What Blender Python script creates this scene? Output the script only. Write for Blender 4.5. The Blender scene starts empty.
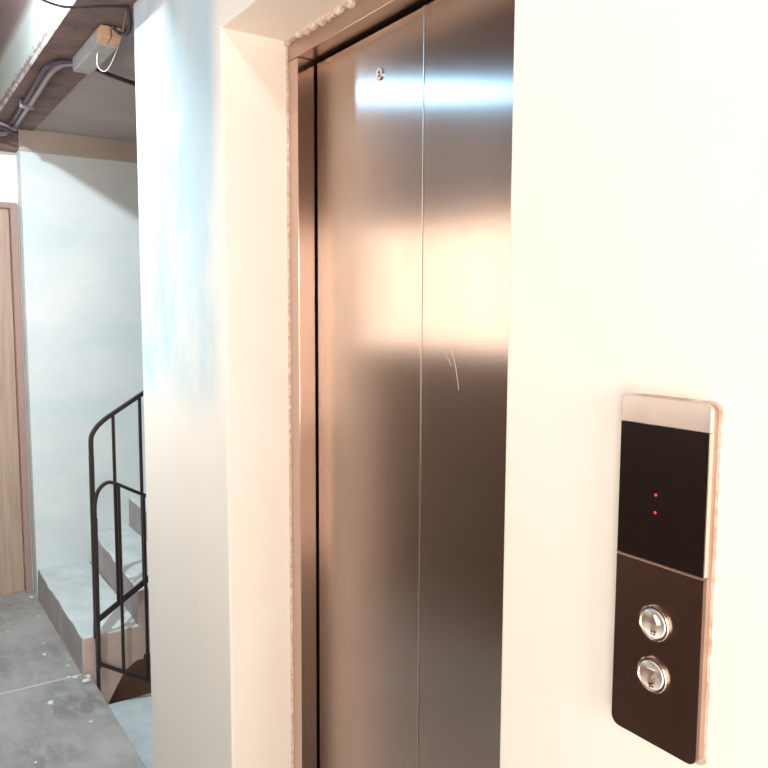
import bpy, bmesh, math, random
from mathutils import Vector, Matrix, noise
random.seed(7)
scene = bpy.context.scene
col = scene.collection
PI = math.pi

# ------------------------------------------------------------------ materials
def new_mat(name):
    m = bpy.data.materials.new(name); m.use_nodes = True
    nt = m.node_tree; b = nt.nodes['Principled BSDF']
    return m, nt, b
def nd(nt, t, **kw):
    n = nt.nodes.new(t)
    for k, v in kw.items(): setattr(n, k, v)
    return n
def coords(nt, scale=(1, 1, 1)):
    tc = nd(nt, 'ShaderNodeTexCoord'); mp = nd(nt, 'ShaderNodeMapping')
    mp.inputs['Scale'].default_value = scale
    nt.links.new(tc.outputs['Object'], mp.inputs['Vector'])
    return mp.outputs['Vector']
def nz(nt, vec, scale, detail=5, rough=.55):
    n = nd(nt, 'ShaderNodeTexNoise')
    n.inputs['Scale'].default_value = scale; n.inputs['Detail'].default_value = detail
    n.inputs['Roughness'].default_value = rough
    nt.links.new(vec, n.inputs['Vector']); return n.outputs['Fac']
def ramp(nt, fac, stops):
    r = nd(nt, 'ShaderNodeValToRGB')
    e = r.color_ramp.elements
    while len(e) < len(stops): e.new(.5)
    for i, (p, c) in enumerate(stops):
        e[i].position = p; e[i].color = (*c, 1) if len(c) == 3 else c
    nt.links.new(fac, r.inputs['Fac']); return r.outputs['Color']
def mix(nt, fac, a, b):
    m = nd(nt, 'ShaderNodeMix', data_type='RGBA')
    if isinstance(fac, float): m.inputs[0].default_value = fac
    else: nt.links.new(fac, m.inputs[0])
    for s, v in ((6, a), (7, b)):
        if isinstance(v, tuple): m.inputs[s].default_value = (*v, 1)
        else: nt.links.new(v, m.inputs[s])
    return m.outputs[2]
def bump(nt, b, h, strength=.3, dist=.01):
    n = nd(nt, 'ShaderNodeBump'); n.inputs['Strength'].default_value = strength
    n.inputs['Distance'].default_value = dist
    nt.links.new(h, n.inputs['Height']); nt.links.new(n.outputs[0], b.inputs['Normal'])
def plaster(name, c1, c2, rough=.8, sc=2.5, bs=.25, bd=.006, stretch=(1, 1, 1), lo=.38, hi=.66):
    m, nt, b = new_mat(name)
    v = coords(nt, stretch)
    f = nz(nt, v, sc, 6)
    nt.links.new(ramp(nt, f, [(lo, c1), (hi, c2)]), b.inputs['Base Color'])
    b.inputs['Roughness'].default_value = rough
    bump(nt, b, nz(nt, v, sc * 7, 6, .6), bs, bd)
    return m
def simple(name, c, rough=.5, metal=0., emit=None, es=1.):
    m, nt, b = new_mat(name)
    b.inputs['Base Color'].default_value = (*c, 1); b.inputs['Roughness'].default_value = rough
    b.inputs['Metallic'].default_value = metal
    if emit:
        b.inputs['Emission Color'].default_value = (*emit, 1); b.inputs['Emission Strength'].default_value = es
    return m
def brushed(name, c1, c2, rough=.24, aniso=.75, rot=0., fine=420., streak=.02, axis='Z', bs=.03, var=.22):
    """vertical hairline stainless steel"""
    m, nt, b = new_mat(name)
    v = coords(nt, (1, 1, streak))
    f = nz(nt, v, fine, 3, .6)
    v2 = coords(nt, (1, 1, .35)); f2 = nz(nt, v2, 3.2, 4)
    col_ = mix(nt, ramp(nt, f2, [(.35, (0, 0, 0)), (.65, (1, 1, 1))]), c1, c2)
    nt.links.new(col_, b.inputs['Base Color'])
    b.inputs['Metallic'].default_value = 1
    rr = nd(nt, 'ShaderNodeMapRange'); nt.links.new(f, rr.inputs[0])
    rr.inputs['To Min'].default_value = rough * (1 - var); rr.inputs['To Max'].default_value = rough * (1 + var)
    nt.links.new(rr.outputs[0], b.inputs['Roughness'])
    b.inputs['Anisotropic'].default_value = aniso
    b.inputs['Anisotropic Rotation'].default_value = rot
    t = nd(nt, 'ShaderNodeTangent', direction_type='RADIAL', axis=axis)
    nt.links.new(t.outputs[0], b.inputs['Tangent'])
    if bs: bump(nt, b, f, bs, .0006)
    return m

M = {}
M['cream'] = plaster('cream_wall_plaster', (.87, .81, .70), (.90, .845, .74), .75, 1.2, .12, .004)
# elevator wall: cream, with cool lamplight painted in pale blue on the pier
def pier_mat():
    m, nt, b = new_mat('cream_wall_painted_cool_light')
    v = coords(nt)
    tc = nd(nt, 'ShaderNodeTexCoord'); sp = nd(nt, 'ShaderNodeSeparateXYZ')
    nt.links.new(tc.outputs['Object'], sp.inputs[0])
    f = nz(nt, coords(nt, (1, 1, .6)), 3.0, 7, .6)
    def rng(sock, a, b_):
        r = nd(nt, 'ShaderNodeMapRange', interpolation_type='SMOOTHSTEP'); nt.links.new(sock, r.inputs[0])
        r.inputs['From Min'].default_value = a; r.inputs['From Max'].default_value = b_; return r.outputs[0]
    def mul(a, b_):
        q = nd(nt, 'ShaderNodeMath', operation='MULTIPLY'); nt.links.new(a, q.inputs[0])
        if isinstance(b_, float): q.inputs[1].default_value = b_
        else: nt.links.new(b_, q.inputs[1])
        return q.outputs[0]
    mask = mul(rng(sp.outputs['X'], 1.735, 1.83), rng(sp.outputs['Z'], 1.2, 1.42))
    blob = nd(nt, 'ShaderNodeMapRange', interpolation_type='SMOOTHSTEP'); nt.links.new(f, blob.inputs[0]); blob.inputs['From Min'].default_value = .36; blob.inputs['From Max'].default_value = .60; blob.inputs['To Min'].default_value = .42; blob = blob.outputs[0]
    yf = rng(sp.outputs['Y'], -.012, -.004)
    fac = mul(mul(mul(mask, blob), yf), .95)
    base = mix(nt, ramp(nt, nz(nt, v, 1.3, 5), [(.35, (0,)*3), (.65, (1,)*3)]), (.90, .87, .79), (.94, .91, .84))
    reveal = mix(nt, rng(nz(nt, v, 2.2, 6), .4, .65), (.93, .84, .75), (.95, .88, .80))
    base2 = mix(nt, yf, reveal, base)
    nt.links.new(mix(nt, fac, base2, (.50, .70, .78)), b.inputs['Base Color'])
    b.inputs['Roughness'].default_value = .62
    bump(nt, b, nz(nt, coords(nt, (1, 1, .4)), 22, 6, .6), .22, .006)
    return m
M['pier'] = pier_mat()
M['pale'] = plaster('pale_green_white_limewash', (.70, .77, .77), (.82, .84, .81), .85, 2.2, .3, .008, (1, 1, 1.6))
M['white_wall'] = plaster('white_wall', (.80, .83, .83), (.88, .89, .88), .8, 2.5, .2, .006)
M['concrete'] = plaster('grey_concrete', (.27, .275, .265), (.40, .41, .395), .7, 4, .3, .006, lo=.3, hi=.7)
M['stepstone'] = plaster('pale_worn_terrazzo', (.64, .71, .70), (.80, .86, .84), .6, 9, .3, .005, lo=.35, hi=.65)
M['riser'] = plaster('grey_riser', (.36, .34, .33), (.46, .44, .42), .8, 6, .3, .005)
M['stepside'] = plaster('tan_step_side', (.50, .38, .33), (.62, .50, .44), .85, 5, .3, .006)
M['brownc'] = plaster('brown_stained_soffit', (.15, .095, .09), (.25, .17, .155), .85, 7, .5, .012, (1, 1, 1))
M['greyceil'] = plaster('grey_lilac_ceiling', (.36, .31, .30), (.43, .375, .36), .9, 3, .15, .004)
M['band'] = plaster('tan_band', (.50, .42, .36), (.56, .48, .42), .9, 3, .15, .004)
M['under'] = plaster('brown_undercroft', (.16, .095, .065), (.24, .15, .11), .9, 4, .3, .006)
M['dado'] = plaster('brown_dado_paint', (.14, .088, .058), (.20, .13, .088), .7, 5, .3, .006, (1, 1, 5))
M['oppwall'] = plaster('dull_brown_opposite_wall', (.26, .205, .185), (.34, .28, .25), .8, 3, .3, .006)
M['iron'] = simple('dark_brown_iron_paint', (.035, .022, .022), .45, .3)
M['doorwood'] = None
M['steel'] = brushed('brushed_door_steel', (.45, .355, .30), (.51, .41, .35), .235, .93, 0., bs=.008, var=.06)
M['steel_frame'] = brushed('brushed_frame_steel', (.50, .37, .31), (.56, .43, .36), .3, .6)
M['steel_return'] = brushed('smooth_return_steel', (.50, .38, .32), (.56, .44, .37), .16, .6)
M['frame_face'] = brushed('satin_frame_face', (.66, .52, .45), (.72, .58, .50), .42, .3)
M['steel_light'] = brushed('light_brushed_steel', (.76, .68, .63), (.98, .91, .86), .38, .5, bs=0., fine=90.)  # lighter satin steel; upper plate's bright reflection is in the colour
M['steel_dark_reflect'] = brushed('brushed_steel_dark_reflection', (.25, .16, .135), (.34, .225, .19), .3, .0, bs=0., var=.02)  # button plate steel with its dark reflection put into the base colour
M['housing'] = simple('pinkish_steel_side', (.62, .47, .40), .4, 1.)
M['edge'] = simple('bright_steel_edge', (.85, .74, .66), .32, 1.)
M['button'] = brushed('turned_steel_button', (.95, .88, .82), (.98, .92, .86), .34, .9, 0., axis='Y', bs=.0)
M['chrome'] = simple('polished_steel', (.88, .80, .74), .12, 1.)
M['glass_black'] = simple('black_display_glass', (.011, .006, .005), .18)
M['dark'] = simple('dark_gap_rubber', (.02, .012, .01), .6)
M['rubber'] = simple('black_cable_sheath', (.02, .017, .02), .5)
M['white_cable'] = simple('cream_cable_sheath', (.34, .28, .23), .5)
M['conduit'] = simple('violet_grey_conduit', (.30, .24, .27), .35, .3)
M['conduit_dark'] = simple('dark_violet_conduit', (.05, .035, .06), .45)
M['boxgrey'] = plaster('pale_grey_box_enamel', (.36, .35, .35), (.46, .44, .43), .5, 14, .1, .002)
M['boxtan'] = plaster('tan_terminal_block', (.62, .40, .25), (.72, .49, .33), .6, 20, .1, .002)
M['red'] = simple('red_indicator_lens', (.5, .02, .01), .4, 0, (1, .06, .03), 1.3)
M['braille'] = simple('dark_engraving', (.16, .10, .08), .4, .8)
M['ragged'] = plaster('ragged_plaster_lip', (.62, .47, .38), (.88, .78, .68), .9, 60, .6, .004)
M['speck'] = simple('white_plaster_speck', (.72, .74, .72), .9)

def wood():
    m, nt, b = new_mat('tan_laminate_wood')
    v = coords(nt, (1, 9, .5))
    f = nz(nt, v, 6, 6, .6)
    nt.links.new(ramp(nt, f, [(.3, (.42, .29, .215)), (.7, (.56, .42, .32))]), b.inputs['Base Color'])
    b.inputs['Roughness'].default_value = .55
    return m
M['doorwood'] = wood()
M['framewood'] = simple('pinkish_brown_frame', (.40, .255, .215), .55)

def floor_mat():
    m, nt, b = new_mat('worn_grey_screed')
    v = coords(nt)
    f1 = nz(nt, v, 2.1, 7, .6); f2 = nz(nt, coords(nt, (1, 2, 1)), 9, 6, .6); f3 = nz(nt, v, 55, 2, .5)
    c = ramp(nt, f1, [(.36, (.24, .235, .22)), (.62, (.45, .445, .42))])
    c = mix(nt, ramp(nt, f2, [(.45, (0,)*3), (.68, (.7,)*3)]), c, (.47, .475, .45))
    c = mix(nt, ramp(nt, f3, [(.70, (0,)*3), (.74, (.8,)*3)]), c, (.62, .64, .62))
    # pale joint across the corridor, in line with the foot of the stair
    tc = nd(nt, 'ShaderNodeTexCoord'); sp = nd(nt, 'ShaderNodeSeparateXYZ'); nt.links.new(tc.outputs['Object'], sp.inputs[0])
    s = nd(nt, 'ShaderNodeMath', operation='SUBTRACT'); nt.links.new(sp.outputs['X'], s.inputs[0]); s.inputs[1].default_value = 3.345
    wv = nd(nt, 'ShaderNodeMath', operation='MULTIPLY_ADD'); nt.links.new(f2, wv.inputs[0]); wv.inputs[1].default_value = .012
    nt.links.new(s.outputs[0], wv.inputs[2])
    a = nd(nt, 'ShaderNodeMath', operation='ABSOLUTE'); nt.links.new(wv.outputs[0], a.inputs[0])
    l = nd(nt, 'ShaderNodeMath', operation='LESS_THAN'); nt.links.new(a.outputs[0], l.inputs[0]); l.inputs[1].default_value = .0065
    c = mix(nt, l.outputs[0], c, (.62, .63, .60))
    nt.links.new(c, b.inputs['Base Color']); b.inputs['Roughness'].default_value = .55
    bump(nt, b, f2, .25, .006)
    return m
M['floor'] = floor_mat()
def beamside():
    m, nt, b = new_mat('white_beam_side_peeling')
    v = coords(nt, (1, 1, 1))
    c = ramp(nt, nz(nt, v, 6, 5), [(.3, (.33, .36, .345)), (.7, (.38, .39, .35))])
    f = nz(nt, coords(nt, (1, 2, 2)), 30, 5, .7)
    tc = nd(nt, 'ShaderNodeTexCoord'); sp = nd(nt, 'ShaderNodeSeparateXYZ'); nt.links.new(tc.outputs['Object'], sp.inputs[0])
    r = nd(nt, 'ShaderNodeMapRange'); nt.links.new(sp.outputs['Z'], r.inputs[0])
    r.inputs['From Min'].default_value = 2.452; r.inputs['From Max'].default_value = 2.50
    r.inputs['To Min'].default_value = .20; r.inputs['To Max'].default_value = -.2
    a = nd(nt, 'ShaderNodeMath', operation='ADD'); nt.links.new(f, a.inputs[0]); nt.links.new(r.outputs[0], a.inputs[1])
    c = mix(nt, ramp(nt, a.outputs[0], [(.54, (0,)*3), (.60, (1,)*3)]), c, (.17, .13, .12))
    top = nd(nt, 'ShaderNodeMapRange', interpolation_type='SMOOTHSTEP'); nt.links.new(sp.outputs['Z'], top.inputs[0])
    top.inputs['From Min'].default_value = 2.590; top.inputs['From Max'].default_value = 2.628
    c = mix(nt, top.outputs[0], c, (.15, .10, .095))      # white turns to brown towards the top
    nt.links.new(c, b.inputs['Base Color']); b.inputs['Roughness'].default_value = .8
    bump(nt, b, f, .4, .008)
    return m
M['beamside'] = beamside()
M['beamlip'] = plaster('chipped_beam_lip', (.25, .17, .155), (.50, .44, .40), .9, 22, .6, .01, (1, 1, 1), .35, .6)
mg, ntg, bg = new_mat('window_glass')
bg.inputs['Base Color'].default_value = (1, 1, 1, 1); bg.inputs['Roughness'].default_value = .02
bg.inputs['Transmission Weight'].default_value = 1; bg.inputs['IOR'].default_value = 1.1
M['glass'] = mg

# ------------------------------------------------------------------ mesh helpers
def box(bm, x0, x1, y0, y1, z0, z1, mi=0):
    vs = [bm.verts.new((x, y, z)) for x in (x0, x1) for y in (y0, y1) for z in (z0, z1)]
    for q in ((0, 1, 3, 2), (4, 6, 7, 5), (0, 4, 5, 1), (2, 3, 7, 6), (0, 2, 6, 4), (1, 5, 7, 3)):
        bm.faces.new([vs[i] for i in q]).material_index = mi
def prism(bm, pts, fn, d0, d1, mi=0, side_mi=None):
    """closed polygon pts (u,v); fn(u,v,d)->xyz ; extruded d0..d1"""
    a = [bm.verts.new(fn(u, v, d0)) for u, v in pts]; b = [bm.verts.new(fn(u, v, d1)) for u, v in pts]
    n = len(pts)
    bm.faces.new(a).material_index = mi; bm.faces.new(b[::-1]).material_index = mi
    for i in range(n):
        f = bm.faces.new([a[i], b[i], b[(i+1) % n], a[(i+1) % n]])
        f.material_index = (side_mi[i] if side_mi else mi)
def tube(bm, pts, r, seg=10, square=False):
    pts = [Vector(p) for p in pts]
    rings = []
    prev = None
    for i, p in enumerate(pts):
        if i == 0: t = pts[1] - p
        elif i == len(pts) - 1: t = p - pts[i-1]
        else: t = (pts[i+1] - p).normalized() + (p - pts[i-1]).normalized()
        t.normalize()
        if prev is None:
            ref = Vector((1, 0, 0)) if abs(t.x) < .9 else Vector((0, 0, 1))
            n = (ref - t * ref.dot(t)).normalized()
        else: n = (prev - t * prev.dot(t)).normalized()
        prev = n; bi = t.cross(n)
        if square:
            rx, ry = r
            ring = [bm.verts.new(p + n * sx * rx + bi * sy * ry) for sx, sy in ((1, 1), (-1, 1), (-1, -1), (1, -1))]
        else:
            ring = [bm.verts.new(p + n * math.cos(2*PI*k/seg) * r + bi * math.sin(2*PI*k/seg) * r) for k in range(seg)]
        rings.append(ring)
    m = len(rings[0])
    for a, b in zip(rings, rings[1:]):
        for k in range(m): bm.faces.new([a[k], a[(k+1) % m], b[(k+1) % m], b[k]])
    bm.faces.new(rings[0][::-1]); bm.faces.new(rings[-1])
def smooth_path(pts, n=6):
    pts = [Vector(p) for p in pts]; out = []
    P = [pts[0] * 2 - pts[1]] + pts + [pts[-1] * 2 - pts[-2]]
    for i in range(1, len(P) - 2):
        p0, p1, p2, p3 = P[i-1:i+3]
        for k in range(n):
            t = k / n
            out.append(.5 * ((2*p1) + (p2-p0)*t + (2*p0-5*p1+4*p2-p3)*t*t + (3*p1-p0-3*p2+p3)*t**3))
    out.append(pts[-1]); return out
def obj(name, bm, mats, parent=None, bevel=0, smooth=False, seg=2):
    bmesh.ops.recalc_face_normals(bm, faces=bm.faces)
    me = bpy.data.meshes.new(name); bm.to_mesh(me); bm.free()
    for m in (mats if isinstance(mats, (list, tuple)) else [mats]): me.materials.append(m)
    if smooth:
        for p in me.polygons: p.use_smooth = True
        me.set_sharp_from_angle(angle=math.radians(40))
    o = bpy.data.objects.new(name, me); col.objects.link(o)
    if parent: o.parent = parent; o.matrix_parent_inverse = parent.matrix_world.inverted()
    if bevel:
        md = o.modifiers.new('bevel', 'BEVEL'); md.width = bevel; md.segments = seg
        md.limit_method = 'ANGLE'; md.angle_limit = math.radians(35)
    return o
def struct(name, bm, mats, **k):
    o = obj(name, bm, mats, **k); o['kind'] = 'structure'; return o
def thing(name, label, cat, loc=(0, 0, 0), group=None):
    o = bpy.data.objects.new(name, None); o.empty_display_size = .05; col.objects.link(o)
    o.matrix_world = Matrix.Translation(loc)
    o.location = loc; o['label'] = label; o['category'] = cat
    if group: o['group'] = group
    return o
def tag(o, label, cat, group=None):
    o['label'] = label; o['category'] = cat
    if group: o['group'] = group
    return o
B = bmesh.new

# ------------------------------------------------------------------ setting
ZC = 2.65
# elevator wall with its recess: one outline, extruded into the wall
bm = B()
out = [(-2.2, 0), (.765, 0), (.765, 2.183), (1.738, 2.183), (1.738, 0), (2.415, 0), (2.415, ZC), (-2.2, ZC)]
prism(bm, out, lambda u, v, d: (u, d, v), 0, -.25)
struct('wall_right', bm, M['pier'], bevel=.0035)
bm = B(); box(bm, 1.80, 2.415, -3.2, -.2505, -2.4, ZC)
box(bm, 1.80, 2.415, -.2505, 0, -2.4, -.16)
struct('wall_shaft', bm, M['cream'])
# plaster over the inner reveal edge and ragged lip above the steel header
bm = B()
def ragged(p0, p1, n, amp, down, y0, y1):
    """thin ragged strip between two points on the recess, hanging towards `down`"""
    p0 = Vector(p0); p1 = Vector(p1); down = Vector(down)
    tops = []; bots = []
    for i in range(n + 1):
        t = i / n; p = p0.lerp(p1, t)
        h = amp * (.35 + .65 * abs(noise.noise(Vector((t * n * .2, 3.1, 1.7))))*2.2 + random.uniform(-.12, .12))
        tops.append(p); bots.append(p + down * max(.0012, h))
    for f, yy in ((1, y0), (-1, y1)):
        A = [bm.verts.new((p.x, yy, p.z)) for p in tops]; Bv = [bm.verts.new((p.x, yy, p.z)) for p in bots]
        for i in range(n): bm.faces.new([A[i], A[i+1], Bv[i+1], Bv[i]])
        if f == 1: A1, B1 = A, Bv
    for i in range(n): bm.faces.new([B1[i], B1[i+1], Bv[i+1], Bv[i]])
ragged((1.738, 0, 2.184), (1.0, 0, 2.184), 150, .015, (0, 0, -1), -.160, -.172)
ragged((1.0, 0, 2.184), (.765, 0, 2.184), 40, .006, (0, 0, -1), -.160, -.172)
struct('trim_1', bm, M['ragged'])
bm = B()
ragged((1.7385, 0, 0.0), (1.7385, 0, 2.183), 330, .0035, (-1, 0, 0), -.164, -.172)
struct('trim_2', bm, M['ragged'])

YO = 1.25
# floor of the landing: slab whose edge ends where the stair goes down
bm = B()
prism(bm, [(-2.2, YO), (-2.2, -.6), (1.8, -.6), (1.8, -.008), (3.335, -.008), (3.335, .02), (4.62, .02), (4.62, YO)],
      lambda u, v, d: (u, v, d), -.155, 0)
struct('floor', bm, M['floor'], bevel=.004)
# far walls
bm = B(); box(bm, 4.38, 4.62, -3.2, .02, -2.4, ZC)
struct('wall_back', bm, M['pale'])
bm = B(); box(bm, 4.5, 4.62, .0201, .028, 0, 2.345); box(bm, 4.5, 4.62, .862, YO, 0, 2.345)
box(bm, 4.5, 4.62, .028, .862, 2.085, 2.345)
struct('wall_end', bm, M['white_wall'])
bm = B(); box(bm, 1.8, 4.62, -3.35, -3.2, -2.4, ZC); struct('wall_stair_side', bm, M['pale'])
bm = B(); box(bm, 1.8, 4.62, -3.2, .02, -2.5, -2.4); struct('floor_lower', bm, M['concrete'])
# ceilings
bm = B(); box(bm, -2.2, 4.62, 0.0, YO + .12, ZC, ZC + .1); struct('ceiling', bm, M['brownc'])
bm = B(); box(bm, 2.4155, 4.3795, -3.2, -.0455, 2.445, 2.60); struct('ceiling_stair', bm, M['greyceil'])
# beam along the corridor, white cove side, chipped lip
bm = B()
sec = [(-.045, 2.44), (.149, 2.44), (.157, 2.450)]
sec += [(.157, 2.56)]
for k in range(1, 9):
    a = PI/2 * k / 8; sec.append((.157 + .09 * (1 - math.cos(a)), 2.56 + .09 * math.sin(a)))
sec += [(-.045, ZC)]
mi = [0, 2] + [1] * 9 + [0, 0]
prism(bm, sec, lambda u, v, d: (d, u, v), 2.4155, 4.3795, 0, mi)
sec2 = [(0.001, 2.44) if i == 0 else ((0.001, ZC) if i == len(sec) - 1 else p) for i, p in enumerate(sec)]
prism(bm, sec2, lambda u, v, d: (d, u, v), -2.2, 2.4155, 0, mi)
struct('ceiling_beam', bm, [M['brownc'], M['beamside'], M['beamlip']], smooth=True)
# tan band at the head of the stair wall; dark lintel beam over the far door
bm = B(); box(bm, 4.372, 4.3799, -3.2, .019, 2.335, 2.4449); struct('trim_3', bm, M['band'])
bm = B(); box(bm, 4.40, 4.62, .0205, YO, 2.345, ZC); struct('ceiling_crossbeam', bm, M['brownc'])
# opposite wall: dado below, window strip open to daylight, wall above
YO = 1.25
WX0, WX1, WZ0, WZ1 = .7, 4.30, 1.365, 1.965
bm = B(); box(bm, -2.2, -1.3, YO, YO + .12, -.16, WZ0 - .03); box(bm, -.3, 4.62, YO, YO + .12, -.16, WZ0 - .03)  # gap at the near end is a doorway added to admit fill light
struct('wall_left_dado', bm, M['dado'])
bm = B()
box(bm, -1.3, 4.62, YO, YO + .12, 2.1, ZC); box(bm, -.3, 4.62, YO, YO + .12, WZ1, 2.1); box(bm, -2.2, -1.3, YO, YO + .12, WZ0 - .03, ZC); box(bm, -.3, WX0, YO, YO + .12, WZ0 - .03, WZ1); box(bm, WX1, 4.62, YO, YO + .12, WZ0 - .03, WZ1)
struct('wall_left', bm, M['oppwall'])
bm = B(); box(bm, WX0, WX1, YO - .02, YO + .12, WZ0 - .03, WZ0 - .001)
sill = struct('trim_4', bm, M['white_wall'])
bm = B()
box(bm, WX0, WX1, YO + .05, YO + .054, WZ0, WZ1)
struct('window_1', bm, M['glass'])
# near end of the corridor behind the viewer
bm = B()
box(bm, -2.32, -2.2, -.1, YO + .12, 0, .7); box(bm, -2.32, -2.2, -.1, YO + .12, 2.1, ZC)
box(bm, -2.32, -2.2, -.1, .12, .7, 2.1); box(bm, -2.32, -2.2, 1.13, YO + .12, .7, 2.1)
struct('wall_near', bm, M['cream'])
bm = B(); box(bm, -2.27, -2.266, .12, 1.13, .7, 2.1); struct('window_added', bm, M['glass'])  # added window behind the viewer, made to brighten the recess

# ------------------------------------------------------------------ stairs
SX0, SX1 = 3.335, 4.3795
up = thing('ascending_stair', 'grey stone stair flight climbing right beside the pale wall behind the iron railing', 'staircase', (3.857, .02, 0))
Y0, T, R = .02, .243, .16
for k in range(9):
    ya = Y0 - k * T
    bm = B()
    # tread with slightly uneven worn nosing, riser, and the tan side
    yb = ya - T - (.02 if k < 8 else 0)
    zt = R * (k + 1); zb = max(-.1, zt - .30) if k else -.155
    nose = [(SX0, zt)]
    box(bm, SX0 + (k % 2) * .0015, SX1, yb, ya, zt - .30 if k else 0.0, zt, 0)
    if k == 0:
        pass
    bm.faces.ensure_lookup_table(); bm.normal_update()
    bmesh.ops.recalc_face_normals(bm, faces=bm.faces)
    for f in bm.faces:
        n = f.normal
        f.material_index = 0 if n.z > .5 else (1 if n.y > .5 else 2)
    bmesh.ops.subdivide_edges(bm, edges=[e for e in bm.edges if abs((e.verts[0].co - e.verts[1].co).x) > .5], cuts=40)
    for v in bm.verts:
        if abs(v.co.z - zt) < 1e-4 and abs(v.co.y - ya) < 1e-4:
            v.co.z += .006 * noise.noise(Vector((v.co.x * 9, k, 0))) - .003
            v.co.y += .006 * noise.noise(Vector((v.co.x * 7, k, 5))) - .003
    if k == 1:                                  # second step runs a little out of square
        for v in bm.verts:
            if v.co.y > ya - .05: v.co.y -= .046 * (v.co.x - SX0) / 1.045 - .006
    obj('step', bm, [M['stepstone'], M['riser'], M['stepside']], up, bevel=.008)
# sloping slab under the flight
bm = B()
sl = R / T
prism(bm, [(.019, -.155), (-.085, -.155), (-.155, -.03), (-2.2, -.03 + (2.2 - .155) * sl), (-2.2, .2 + (2.2 - .155) * sl), (-.0, .0)][:3] +
      [(-2.11, -.03 + (2.11 - .155) * sl), (-2.11, .13 + (2.11 - .225) * sl), (-.225, .13), (.019, -.001)],
      lambda u, v, d: (d, u, v), SX0 + .0006, SX1 - .001, 0)
obj('stair_slab', bm, M['stepside'], up)
# undercroft wall behind the descending stair
bm = B(); prism(bm, [(-2.1, -.035), (-.158, -.035), (-.088, -.158), (.015, -.158), (.015, -2.4), (-2.1, -2.4)], lambda u, v, d: (d, u, v), 3.42, 3.52)
struct('wall_undercroft', bm, M['under'])
bm = B(); prism(bm, [(.015, -.158), (-.085, -.158), (-.085, -2.4), (.015, -2.4)], lambda u, v, d: (d, u, v), 3.338, 3.4195); struct('wall_stair_pier', bm, M['stepside'])

dn = thing('descending_stair', 'speckled pale stone steps going down beside the landing edge below the railing', 'staircase', (2.87, -.01, -.16))
for k in range(9):
    ya = -.0085 - k * T; z = -.16 * (k + 1)
    bm = B(); box(bm, 2.4155, 3.334 , ya - T - (.02 if k < 8 else 0), ya, z - .16, z, 0)
    bmesh.ops.recalc_face_normals(bm, faces=bm.faces)
    for f in bm.faces: f.material_index = 0 if f.normal.z > .5 else 1
    obj('step', bm, [M['stepstone'], M['riser']], dn, bevel=.006)

# ------------------------------------------------------------------ railings
rl = thing('stair_railing', 'dark iron railing with a curved handrail rising to the right along the ascending stair', 'railing', (3.30, -.036, 0))
XR = 3.318
s = .685
def topz(y): return 1.107 + (-.135 - y) * .615
path = [(XR, -.041, .93), (XR, -.042, 1.003), (XR, -.050, 1.030), (XR, -.070, 1.058), (XR, -.10, 1.084), (XR, -.135, 1.107), (XR, -.30, topz(-.30)), (XR, -.9, topz(-.9)), (XR, -1.9, topz(-1.9))]
bm = B(); tube(bm, smooth_path(path[:7], 5) + [Vector(p) for p in path[7:]], (.0095, .0085), square=True)
obj('handrail', bm, M['iron'], rl, bevel=.002)
bm = B(); tube(bm, [(XR, -.041, .935), (XR, -.039, .25), (XR, -.035, .155)], (.0115, .0088), square=True)
tube(bm, [(XR - .004, -.040, .165), (XR - .004, -.040, -.10)], (.008, .0065), square=True)
obj('newel_post', bm, M['iron'], rl, bevel=.002)
def botz(y): return .225 + (-.038 - y) * .635
bm = B(); tube(bm, [(XR, -.034, botz(-.034)), (XR, -1.9, botz(-1.9))], (.006, .0115), square=True)
obj('bottom_rail', bm, M['iron'], rl, bevel=.0015)
y = -.133
while y > -1.85:
    bm = B(); tube(bm, [(XR, y, botz(y)), (XR, y, topz(y))], (.0065, .0058), square=True)
    obj('baluster', bm, M['iron'], rl, bevel=.001)
    y -= .112
rd = thing('stair_railing', 'lower dark iron railing whose arched rail falls away to the right, beside the descending steps', 'railing', (3.27, -.055, 0))
XD = 3.282
path = [(XD, -.040, .66), (XD, -.041, .735), (XD, -.052, .785), (XD, -.072, .812), (XD, -.097, .824), (XD, -.124, .817), (XD, -.152, .802), (XD, -.20, .775), (XD, -.268, .738)]
def tz2(y): return .738 + (y + .268) * .615
path2 = [(XD, -.9, tz2(-.9)), (XD, -1.9, tz2(-1.9))]
bm = B(); tube(bm, smooth_path(path, 5) + [Vector(p) for p in path2], (.009, .0065), square=True)
obj('handrail', bm, M['iron'], rd, bevel=.002)
bm = B(); tube(bm, [(XD, -.040, .68), (XD, -.036, .035)], (.010, .0080), square=True)
obj('newel_post', bm, M['iron'], rd, bevel=.002)
def bz2(y): return .060 + (y + .028) * .63
bm = B(); tube(bm, [(XD, -.045, bz2(-.045)), (XD, -1.9, bz2(-1.9))], (.006, .0075), square=True)
obj('bottom_rail', bm, M['iron'], rd, bevel=.0015)
y = -.138
while y > -1.85:
    top = tz2(y) if y < -.25 else (.808 if y > -.16 else .752)
    bm = B(); tube(bm, [(XD, y, bz2(y)), (XD, y, top)], (.0065, .0058), square=True)
    obj('baluster', bm, M['iron'], rd, bevel=.001)
    y -= .103

# ------------------------------------------------------------------ far wooden door
dr = struct('door_1', (lambda b: (box(b, 4.505, 4.545, .066, .824, .008, 2.05), b)[1])(B()), M['doorwood'], bevel=.002)
bm = B()
box(bm, 4.468, 4.60, .029, .062, 0, 2.084); box(bm, 4.468, 4.60, .828, .861, 0, 2.084); box(bm, 4.468, 4.60, .062, .828, 2.056, 2.084)
obj('door_frame', bm, M['framewood'], dr, bevel=.003)
bm = B(); tube(bm, [(4.505, .76, 1.0), (4.455, .76, 1.0), (4.45, .70, 1.0)], .009); obj('door_handle', bm, M['chrome'], dr)

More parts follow.
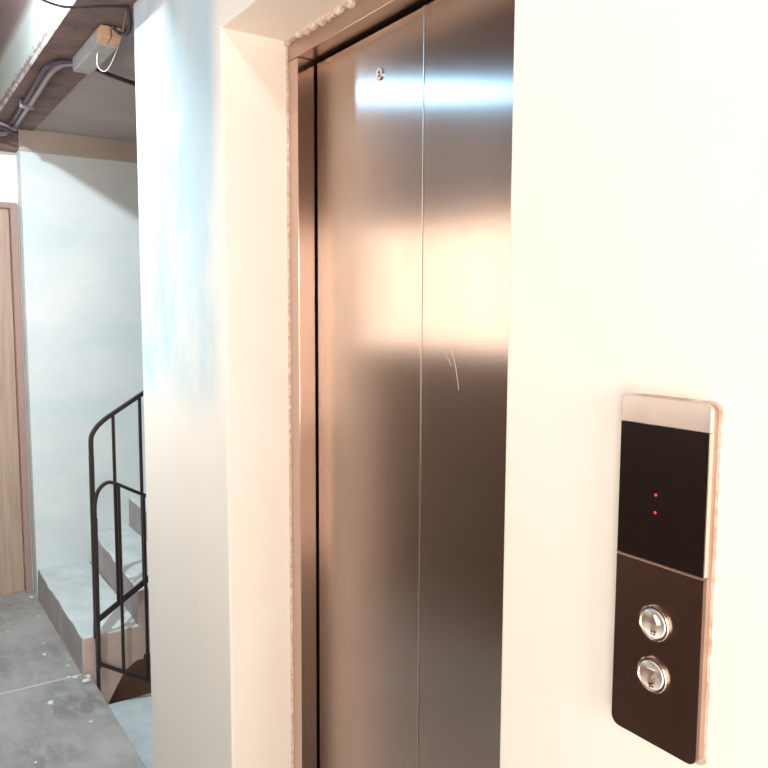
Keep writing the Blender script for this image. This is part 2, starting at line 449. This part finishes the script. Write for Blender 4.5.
# ------------------------------------------------------------------ elevator door
YF, YD = -.170, -.218
ZH = 2.136
X0, X1 = .766, 1.737
ev = thing('elevator_door', 'tall closed brushed steel elevator door in two panels set in the wall recess', 'elevator door', (1.25, YD, 0))
JW = .047
bm = B()
# jamb profile (front face + return) extruded up
prism(bm, [(X1, YF), (X1 - JW, YF), (X1 - JW, YD + .004), (X1 - JW + .006, YD - .03), (X1, YD - .03)], lambda u, v, d: (u, v, d), 0, ZH, 0, [0, 1, 1, 1, 0])
obj('jamb', bm, [M['frame_face'], M['steel_return']], ev, bevel=.0012)
bm = B()
prism(bm, [(X0, YF), (X0 + JW, YF), (X0 + JW, YD + .004), (X0 + JW, YD - .03), (X0, YD - .03)], lambda u, v, d: (u, v, d), 0, ZH)
obj('jamb', bm, M['steel_frame'], ev, bevel=.0012)
bm = B()
box(bm, X0, X1, YD - .03, YF + .0015, ZH + .0005, 2.182)
obj('header', bm, M['steel_frame'], ev, bevel=.0012)
SEAM = 1.253
def panel(x0, x1):
    bm = B(); n = 24
    fr = []
    # very slight warp of the sheet, as on any thin door skin
    nz_ = 40
    grid = []
    for i in range(n + 1):
        rowv = []
        x = x0 + (x1 - x0) * i / n
        for j in range(nz_ + 1):
            z = .006 + (ZH - .010 - .006) * j / nz_
            w = .0006 * noise.noise(Vector((x * 3.0, 0, z * 1.6)))
            rowv.append(bm.verts.new((x, YD + w, z)))
        grid.append(rowv)
    for i in range(n):
        for j in range(nz_): bm.faces.new([grid[i][j], grid[i+1][j], grid[i+1][j+1], grid[i][j+1]])
    # returns and back
    ret = []
    edge = [grid[i][0] for i in range(n + 1)] + [grid[n][j] for j in range(1, nz_ + 1)] + [grid[i][nz_] for i in range(n - 1, -1, -1)] + [grid[0][j] for j in range(nz_ - 1, 0, -1)]
    back = [bm.verts.new((v.co.x, YD - .028, v.co.z)) for v in edge]
    m = len(edge)
    for i in range(m): bm.faces.new([edge[i], edge[(i+1) % m], back[(i+1) % m], back[i]])
    bm.faces.new(back)
    return bm
for x0, x1 in ((SEAM + .0022, X1 - JW - .009), (X0 + JW + .006, SEAM - .0022)):
    p = obj('door_panel', panel(x0, x1), M['steel'], ev, smooth=True)
    if x0 > 1.2: leftp = p
    # folded bright edge strip at the meeting stile
bm = B(); box(bm, SEAM - .0012, SEAM + .0006, YD - .02, YD + .0012, .006, ZH - .008)
obj('edge_strip', bm, M['edge'], ev)
bm = B(); box(bm, SEAM + .0006, SEAM + .0021, YD - .02, YD - .004, .006, ZH - .008)
obj('seal', bm, M['dark'], ev)
# dark running gap between door and frame
bm = B(); box(bm, X0 + .01, X1 - .002, YD - .07, YD - .0305, 0, 2.18)
obj('shaft_lining', bm, M['dark'], ev)
# landing sill
bm = B(); box(bm, X0 + .002, X1 - .002, YD - .03, YF + .02, .0005, .005)
obj('sill', bm, M['steel_frame'], ev)
# emergency key escutcheon on the left panel
def ring(bm, c, r0, r1, y0, y1, seg=32):
    v = []
    for (r, y) in ((r0, y0), (r0, y1), (r1, y1), (r1, y0)):
        v.append([bm.verts.new((c[0] + r * math.cos(2*PI*k/seg), y, c[1] + r * math.sin(2*PI*k/seg))) for k in range(seg)])
    for a in range(4):
        for k in range(seg): bm.faces.new([v[a][k], v[a][(k+1) % seg], v[(a+1) % 4][(k+1) % seg], v[(a+1) % 4][k]])
LX, LZ = 1.408, 2.037
bm = B(); ring(bm, (LX, LZ), .0065, .0125, YD - .001, YD + .003)
esc = obj('key_escutcheon', bm, M['chrome'], leftp, smooth=True)
def disc(bm, c, r, y0, y1, seg=28):
    a = [bm.verts.new((c[0] + r * math.cos(2*PI*k/seg), y0, c[1] + r * math.sin(2*PI*k/seg))) for k in range(seg)]
    b = [bm.verts.new((v.co.x, y1, v.co.z)) for v in a]
    bm.faces.new(a); bm.faces.new(b[::-1])
    for k in range(seg): bm.faces.new([a[k], b[k], b[(k+1) % seg], a[(k+1) % seg]])
bm = B(); disc(bm, (LX, LZ + .0035), .0022, YD, YD + .0035); disc(bm, (LX, LZ - .0035), .0020, YD, YD + .0035)
box(bm, LX - .0008, LX + .0008, YD, YD + .0035, LZ - .003, LZ + .003)
obj('keyhole', bm, M['dark'], leftp)
bm = B(); disc(bm, (LX, LZ), .0064, YD - .001, YD + .0022); obj('key_cylinder', bm, M['steel_light'], leftp)

bm = B()
tube(bm, smooth_path([(1.158, YD + .0006, 1.472), (1.147, YD + .0006, 1.452), (1.139, YD + .0006, 1.425), (1.133, YD + .0006, 1.398)], 5), .00045, 6)
tube(bm, smooth_path([(1.178, YD + .0006, 1.462), (1.166, YD + .0006, 1.455), (1.157, YD + .0006, 1.442)], 5), .0004, 6)
sc = obj('scuff_mark', bm, M['steel_light'], ev)

# ------------------------------------------------------------------ call panel
PX0, PX1, PZ0, PZ1 = .451, .560, 1.083, 1.458
cp = thing('elevator_call_panel', 'slim steel elevator call panel with black display and two round buttons on cream wall', 'control panel', (.5055, 0, PZ0))
def rrect(x0, x1, z0, z1, r, corners=(1, 1, 1, 1), seg=8):
    pts = []
    for (cx, cz, a0, on) in ((x1 - r, z1 - r, 0, corners[0]), (x0 + r, z1 - r, 90, corners[1]), (x0 + r, z0 + r, 180, corners[2]), (x1 - r, z0 + r, 270, corners[3])):
        if on:
            for k in range(seg + 1):
                a = math.radians(a0 + 90 * k / seg); pts.append((cx + r * math.cos(a), cz + r * math.sin(a)))
        else:
            pts.append((x1 if a0 in (0, 270) else x0, z1 if a0 in (0, 90) else z0))
    return pts
XZ = lambda u, v, d: (u, d, v)
bm = B(); prism(bm, rrect(PX0 + .001, PX1 - .001, PZ0 + .001, PZ1 - .001, .009), XZ, .0005, .0125)
obj('housing', bm, M['housing'], cp, bevel=.0008)
bm = B(); prism(bm, rrect(PX0 - .003, PX1 + .001, PZ0 - .004, PZ1 + .001, .010), XZ, .0002, .004)
obj('back_rim', bm, M['ragged'], cp, bevel=.001)
ZD1, ZD0 = 1.4285, 1.2815
bm = B(); prism(bm, rrect(PX0, PX1, ZD1 + .0004, PZ1, .009, (1, 1, 0, 0)), XZ, .0125, .018)
obj('upper_plate', bm, M['steel_light'], cp, bevel=.0008)
bm = B(); prism(bm, rrect(PX0 + .0016, PX1 - .0004, ZD0 + .0016, ZD1, .001, (0, 0, 0, 0)), XZ, .0125, .0178)
disp = obj('display', bm, M['glass_black'], cp)
bm = B(); prism(bm, rrect(PX0, PX0 + .0012, ZD0, ZD1, .0005, (0,)*4), XZ, .0125, .0182)
prism(bm, rrect(PX0, PX1, ZD0 - .0002, ZD0 + .0014, .0005, (0,)*4), XZ, .0125, .0184)
obj('display_trim', bm, M['edge'], cp)
for z in (1.3555, 1.3365):
    bm = B(); disc(bm, (.5115, z), .0014, .0176, .0185); obj('indicator_light', bm, M['red'], disp)
bm = B(); prism(bm, rrect(PX0, PX1, PZ0, ZD0 - .0004, .011, (0, 0, 1, 1)), XZ, .0125, .018)
obj('button_plate', bm, M['steel_dark_reflect'], cp, bevel=.0008)
def lathe_y(bm, c, prof, seg=48):
    rings = []
    for r, y in prof:
        if r < 1e-5: rings.append([bm.verts.new((c[0], y, c[1]))])
        else: rings.append([bm.verts.new((c[0] + r * math.cos(2*PI*k/seg), y, c[1] + r * math.sin(2*PI*k/seg))) for k in range(seg)])
    for a, b in zip(rings, rings[1:]):
        for k in range(seg):
            if len(b) == 1: bm.faces.new([a[k], a[(k+1) % seg], b[0]])
            else: bm.faces.new([a[k], a[(k+1) % seg], b[(k+1) % seg], b[k]])
for zc, up_ in ((1.2175, True), (1.1605, False)):
    c = (.5065, zc); r = .0193
    bm = B()
    lathe_y(bm, c, [(r, .0178), (r, .0205), (r - .001, .0215), (r - .0022, .0215), (r - .003, .0200), (r - .0033, .0185)])
    btn = obj('call_button', bm, M['chrome'], cp, smooth=True)
    btn['label'] = ('upper round steel call button' if up_ else 'lower round steel call button')
    bm = B()
    rr = r - .0035
    lathe_y(bm, c, [(rr, .0180), (rr, .0208), (rr - .0012, .0216), (rr * .75, .0206), (rr * .4, .0192), (0, .0186)])
    obj('button_cap', bm, M['button'] if 'button' in M else M['chrome'], btn, smooth=True)
    bm = B()
    sgn = 1 if up_ else -1
    tri = [(c[0] - .0055, zc + .001 - .0035 * sgn + .002), (c[0] + .0055, zc + .001 - .0035 * sgn + .002), (c[0], zc + .001 + .0065 * sgn + .002)]
    prism(bm, tri, XZ, .0188, .0214)
    obj('arrow', bm, M['steel_light'], btn, bevel=.0003)
    bm = B()
    for dx, dz in (((-.0018, -.0085), (.0018, -.0085), (-.0018, -.0115), (.0018, -.0115)) if up_ else ((-.0022, -.0082), (.0018, -.0095), (-.002, -.012), (.001, -.0128), (.0, -.010))):
        disc(bm, (c[0] + dx, zc + dz), .0010, .0202, .0216, 10)
    obj('tactile_dots', bm, M['braille'], btn)

# ------------------------------------------------------------------ ceiling services
bx = thing('junction_box', 'long pale grey metal box fixed under the brown ceiling beam', 'electrical box', (2.77, .03, 2.44))
bm = B(); prism(bm, [(2.665, 2.386), (3.02, 2.388), (3.02, 2.4395), (2.665, 2.4395)], lambda u, v, d: (u, d, v), -.020, .046)
obj('box_body', bm, M['boxgrey'], bx, bevel=.006)
bm = B(); prism(bm, [(2.615, 2.400), (2.668, 2.392), (2.668, 2.436), (2.615, 2.436)], lambda u, v, d: (u, d, v), .014, .046)
prism(bm, [(2.615, 2.400), (2.668, 2.392), (2.668, 2.436), (2.615, 2.436)], lambda u, v, d: (u, d, v), -.018, .012)
e = obj('end_block', bm, M['boxtan'], bx, bevel=.003); e['label'] = 'tan terminal block on the near end of the box'

def cable(name, pts, r, mat, label, cat='cable', n=6, group=None):
    bm = B(); tube(bm, smooth_path(pts, n), r, 8)
    o = obj(name, bm, mat, smooth=True); tag(o, label, cat, group); return o
c1 = cable('conduit', [(3.03, .030, 2.421), (3.05, .062, 2.421), (3.12, .082, 2.421), (3.25, .086, 2.421), (3.6, .076, 2.421), (4.05, .066, 2.421), (4.30, .058, 2.421)], .011, M['conduit'],
      'violet grey conduit running along the beam from the grey box, nearer the stair', 'conduit')
cable('conduit', [(3.03, .040, 2.424), (3.05, .080, 2.424), (3.12, .106, 2.424), (3.25, .109, 2.424), (3.6, .099, 2.424), (4.05, .088, 2.424), (4.30, .080, 2.424)], .009, M['conduit_dark'],
      'dark conduit bending beside the lighter conduit along the brown beam', 'conduit')
bm = B()
for x in (3.75,):
    box(bm, x - .012, x + .012, .052, .112, 2.405, 2.4399)
tag(obj('pipe_clip', bm, M['conduit'], bevel=.004), 'small metal clip holding the two conduits to the beam', 'clip')
cable('conduit', [(3.02, -.020, 2.419), (3.07, -.075, 2.419), (3.12, -.15, 2.419), (3.17, -.25, 2.419), (3.3, -.6, 2.42)], .009, M['conduit_dark'],
      'dark conduit leaving the grey box across the grey stair ceiling', 'conduit')
cable('hanging_cable', [(2.42, .33, 2.45), (2.42, .262, 2.412), (2.42, .244, 2.403), (2.42, .21, 2.398), (2.42, .177, 2.400), (2.42, .106, 2.417), (2.42, .063, 2.426), (2.42, .028, 2.433), (2.419, .010, 2.437)], .0038, M['rubber'],
      'thin black cable sagging across the brown beam at the top edge')
cable('hanging_cable', [(2.70, .036, 2.372), (2.70, .039, 2.34), (2.69, .036, 2.322), (2.68, .023, 2.311), (2.66, .012, 2.319), (2.63, -.001, 2.354), (2.58, -.007, 2.394), (2.49, .003, 2.425), (2.44, .012, 2.4385)], .0019, M['white_cable'],
      'thin cream cable looping below the grey box')
cable('hanging_cable', [(2.53, .030, 2.405), (2.53, .008, 2.390), (2.50, -.002, 2.384), (2.465, -.004, 2.393), (2.445, .002, 2.418), (2.44, .009, 2.438)], .006, M['rubber'],
      'thick black cable loop at the tan end of the grey box')
for y0, z0, mm in ((0, 0, 'conduit'), (.0, -.022, 'conduit_dark')):
    cable('wall_pipe', [(4.20, .30, 2.462 + z0 - .02), (4.20, .129, 2.443 + z0 - .02), (4.20, .086, 2.430 + z0 - .02), (4.22, .052, 2.408 + z0)], .008, M[mm],
          'light thin pipe crossing under the far end of the beam' if mm == 'conduit' else 'dark thin pipe crossing just below the light one at the beam end', 'pipe')
cable('wall_pipe', [(4.30, .30, 2.385), (4.30, .118, 2.392), (4.30, .09, 2.405), (4.30, .066, 2.418)], .011, M['conduit'],
      'curved pipe dropping from the beam above the wooden door', 'pipe')

# plaster crumbs on the floor by the step and along the joint
crumbs = [(3.32, .05, .012), (3.26, .02, .016), (3.30, .005, .012), (3.45, .055, .008), (3.15, .18, .012), (3.62, .12, .009), (3.75, .10, .006), (3.34, .075, .008), (4.1, .06, .008), (4.4, .05, .012), (3.98, .22, .006), (2.6, .22, .008), (2.75, .30, .006), (2.92, .08, .008)]
for i, (x, y, r) in enumerate(crumbs):
    bm = B(); bmesh.ops.create_icosphere(bm, subdivisions=2, radius=r)
    for v in bm.verts:
        v.co *= 1 + .5 * noise.noise(v.co * 120 + Vector((i, 0, 0))); v.co.z = max(v.co.z * .45, -.3 * r) + .3 * r; v.co += Vector((x, y, .0003))
    tag(obj('plaster_crumb', bm, M['speck']), 'small white plaster crumb lying on the grey floor near the stair', 'debris', 'plaster crumbs on the grey floor')

# ------------------------------------------------------------------ light
w = bpy.data.worlds.new('World'); scene.world = w; w.use_nodes = True
bgn = w.node_tree.nodes['Background']
bgn.inputs['Color'].default_value = (1.0, .85, .73, 1); bgn.inputs['Strength'].default_value = 3.8
def lamp(name, kind, loc, energy, color, size=.2, rot=(0, 0, 0), **kw):
    l = bpy.data.lights.new(name, kind); l.energy = energy; l.color = color
    if kind == 'AREA':
        l.shape = kw.get('shape', 'DISK'); l.size = size
        if 'size_y' in kw: l.size_y = kw['size_y']
    else: l.shadow_soft_size = size
    o = bpy.data.objects.new(name, l); o.location = loc; o.rotation_euler = rot; col.objects.link(o); return o
def aim(o, d): o.rotation_euler = Vector(d).to_track_quat('-Z', 'Y').to_euler()
a = lamp('cool_tube_lamp', 'AREA', (2.46, .50, 2.635), 40, (.78, .92, 1.0), .05); aim(a, (.68, -.08, -.73))
a = lamp('cool_ceiling_lamp', 'AREA', (2.93, 1.10, 2.54), 7, (.28, .62, 1.0), .08); aim(a, (-.25, -.35, -1))
lamp('warm_ceiling_lamp', 'POINT', (.75, .36, 2.58), 13, (1.0, .96, .91), .05)
a = lamp('added_near_end_fill', 'AREA', (-2.18, .62, 1.4), 58, (1.0, .97, .93), 1.0, shape='RECTANGLE', size_y=1.4); aim(a, (1, 0, 0))  # added fill at the invented end window, brightens reveal and soffit
a = lamp('added_doorway_fill', 'AREA', (-.8, 1.30, 1.05), 19, (1.0, .97, .92), 1.0, shape='RECTANGLE', size_y=2.0); aim(a, (.35, -1, 0))  # added fill at the invented doorway, brightens pier and lower walls

# ------------------------------------------------------------------ camera
cd = bpy.data.cameras.new('camera'); cam = bpy.data.objects.new('camera', cd); col.objects.link(cam)
cd.sensor_fit = 'HORIZONTAL'; cd.sensor_width = 36; cd.lens = 36 * 777 / 768; cd.clip_start = .02
R3 = Matrix(((-0.5512905888876657, 0.08332465352078448, -0.8301419690146571),
             (-0.8343024880680577, -0.04999177017016458, 0.5490356831014737),
             (0.004247941541388895, 0.9952677152559982, 0.09707795816644622)))
cam.matrix_world = Matrix.Translation((0, .7, 1.55)) @ R3.to_4x4()
scene.camera = cam
scene.view_settings.view_transform = 'Standard'; scene.view_settings.look = 'None'
scene.view_settings.gamma = 1; scene.view_settings.exposure = 0.0; scene.view_settings.use_curve_mapping = False
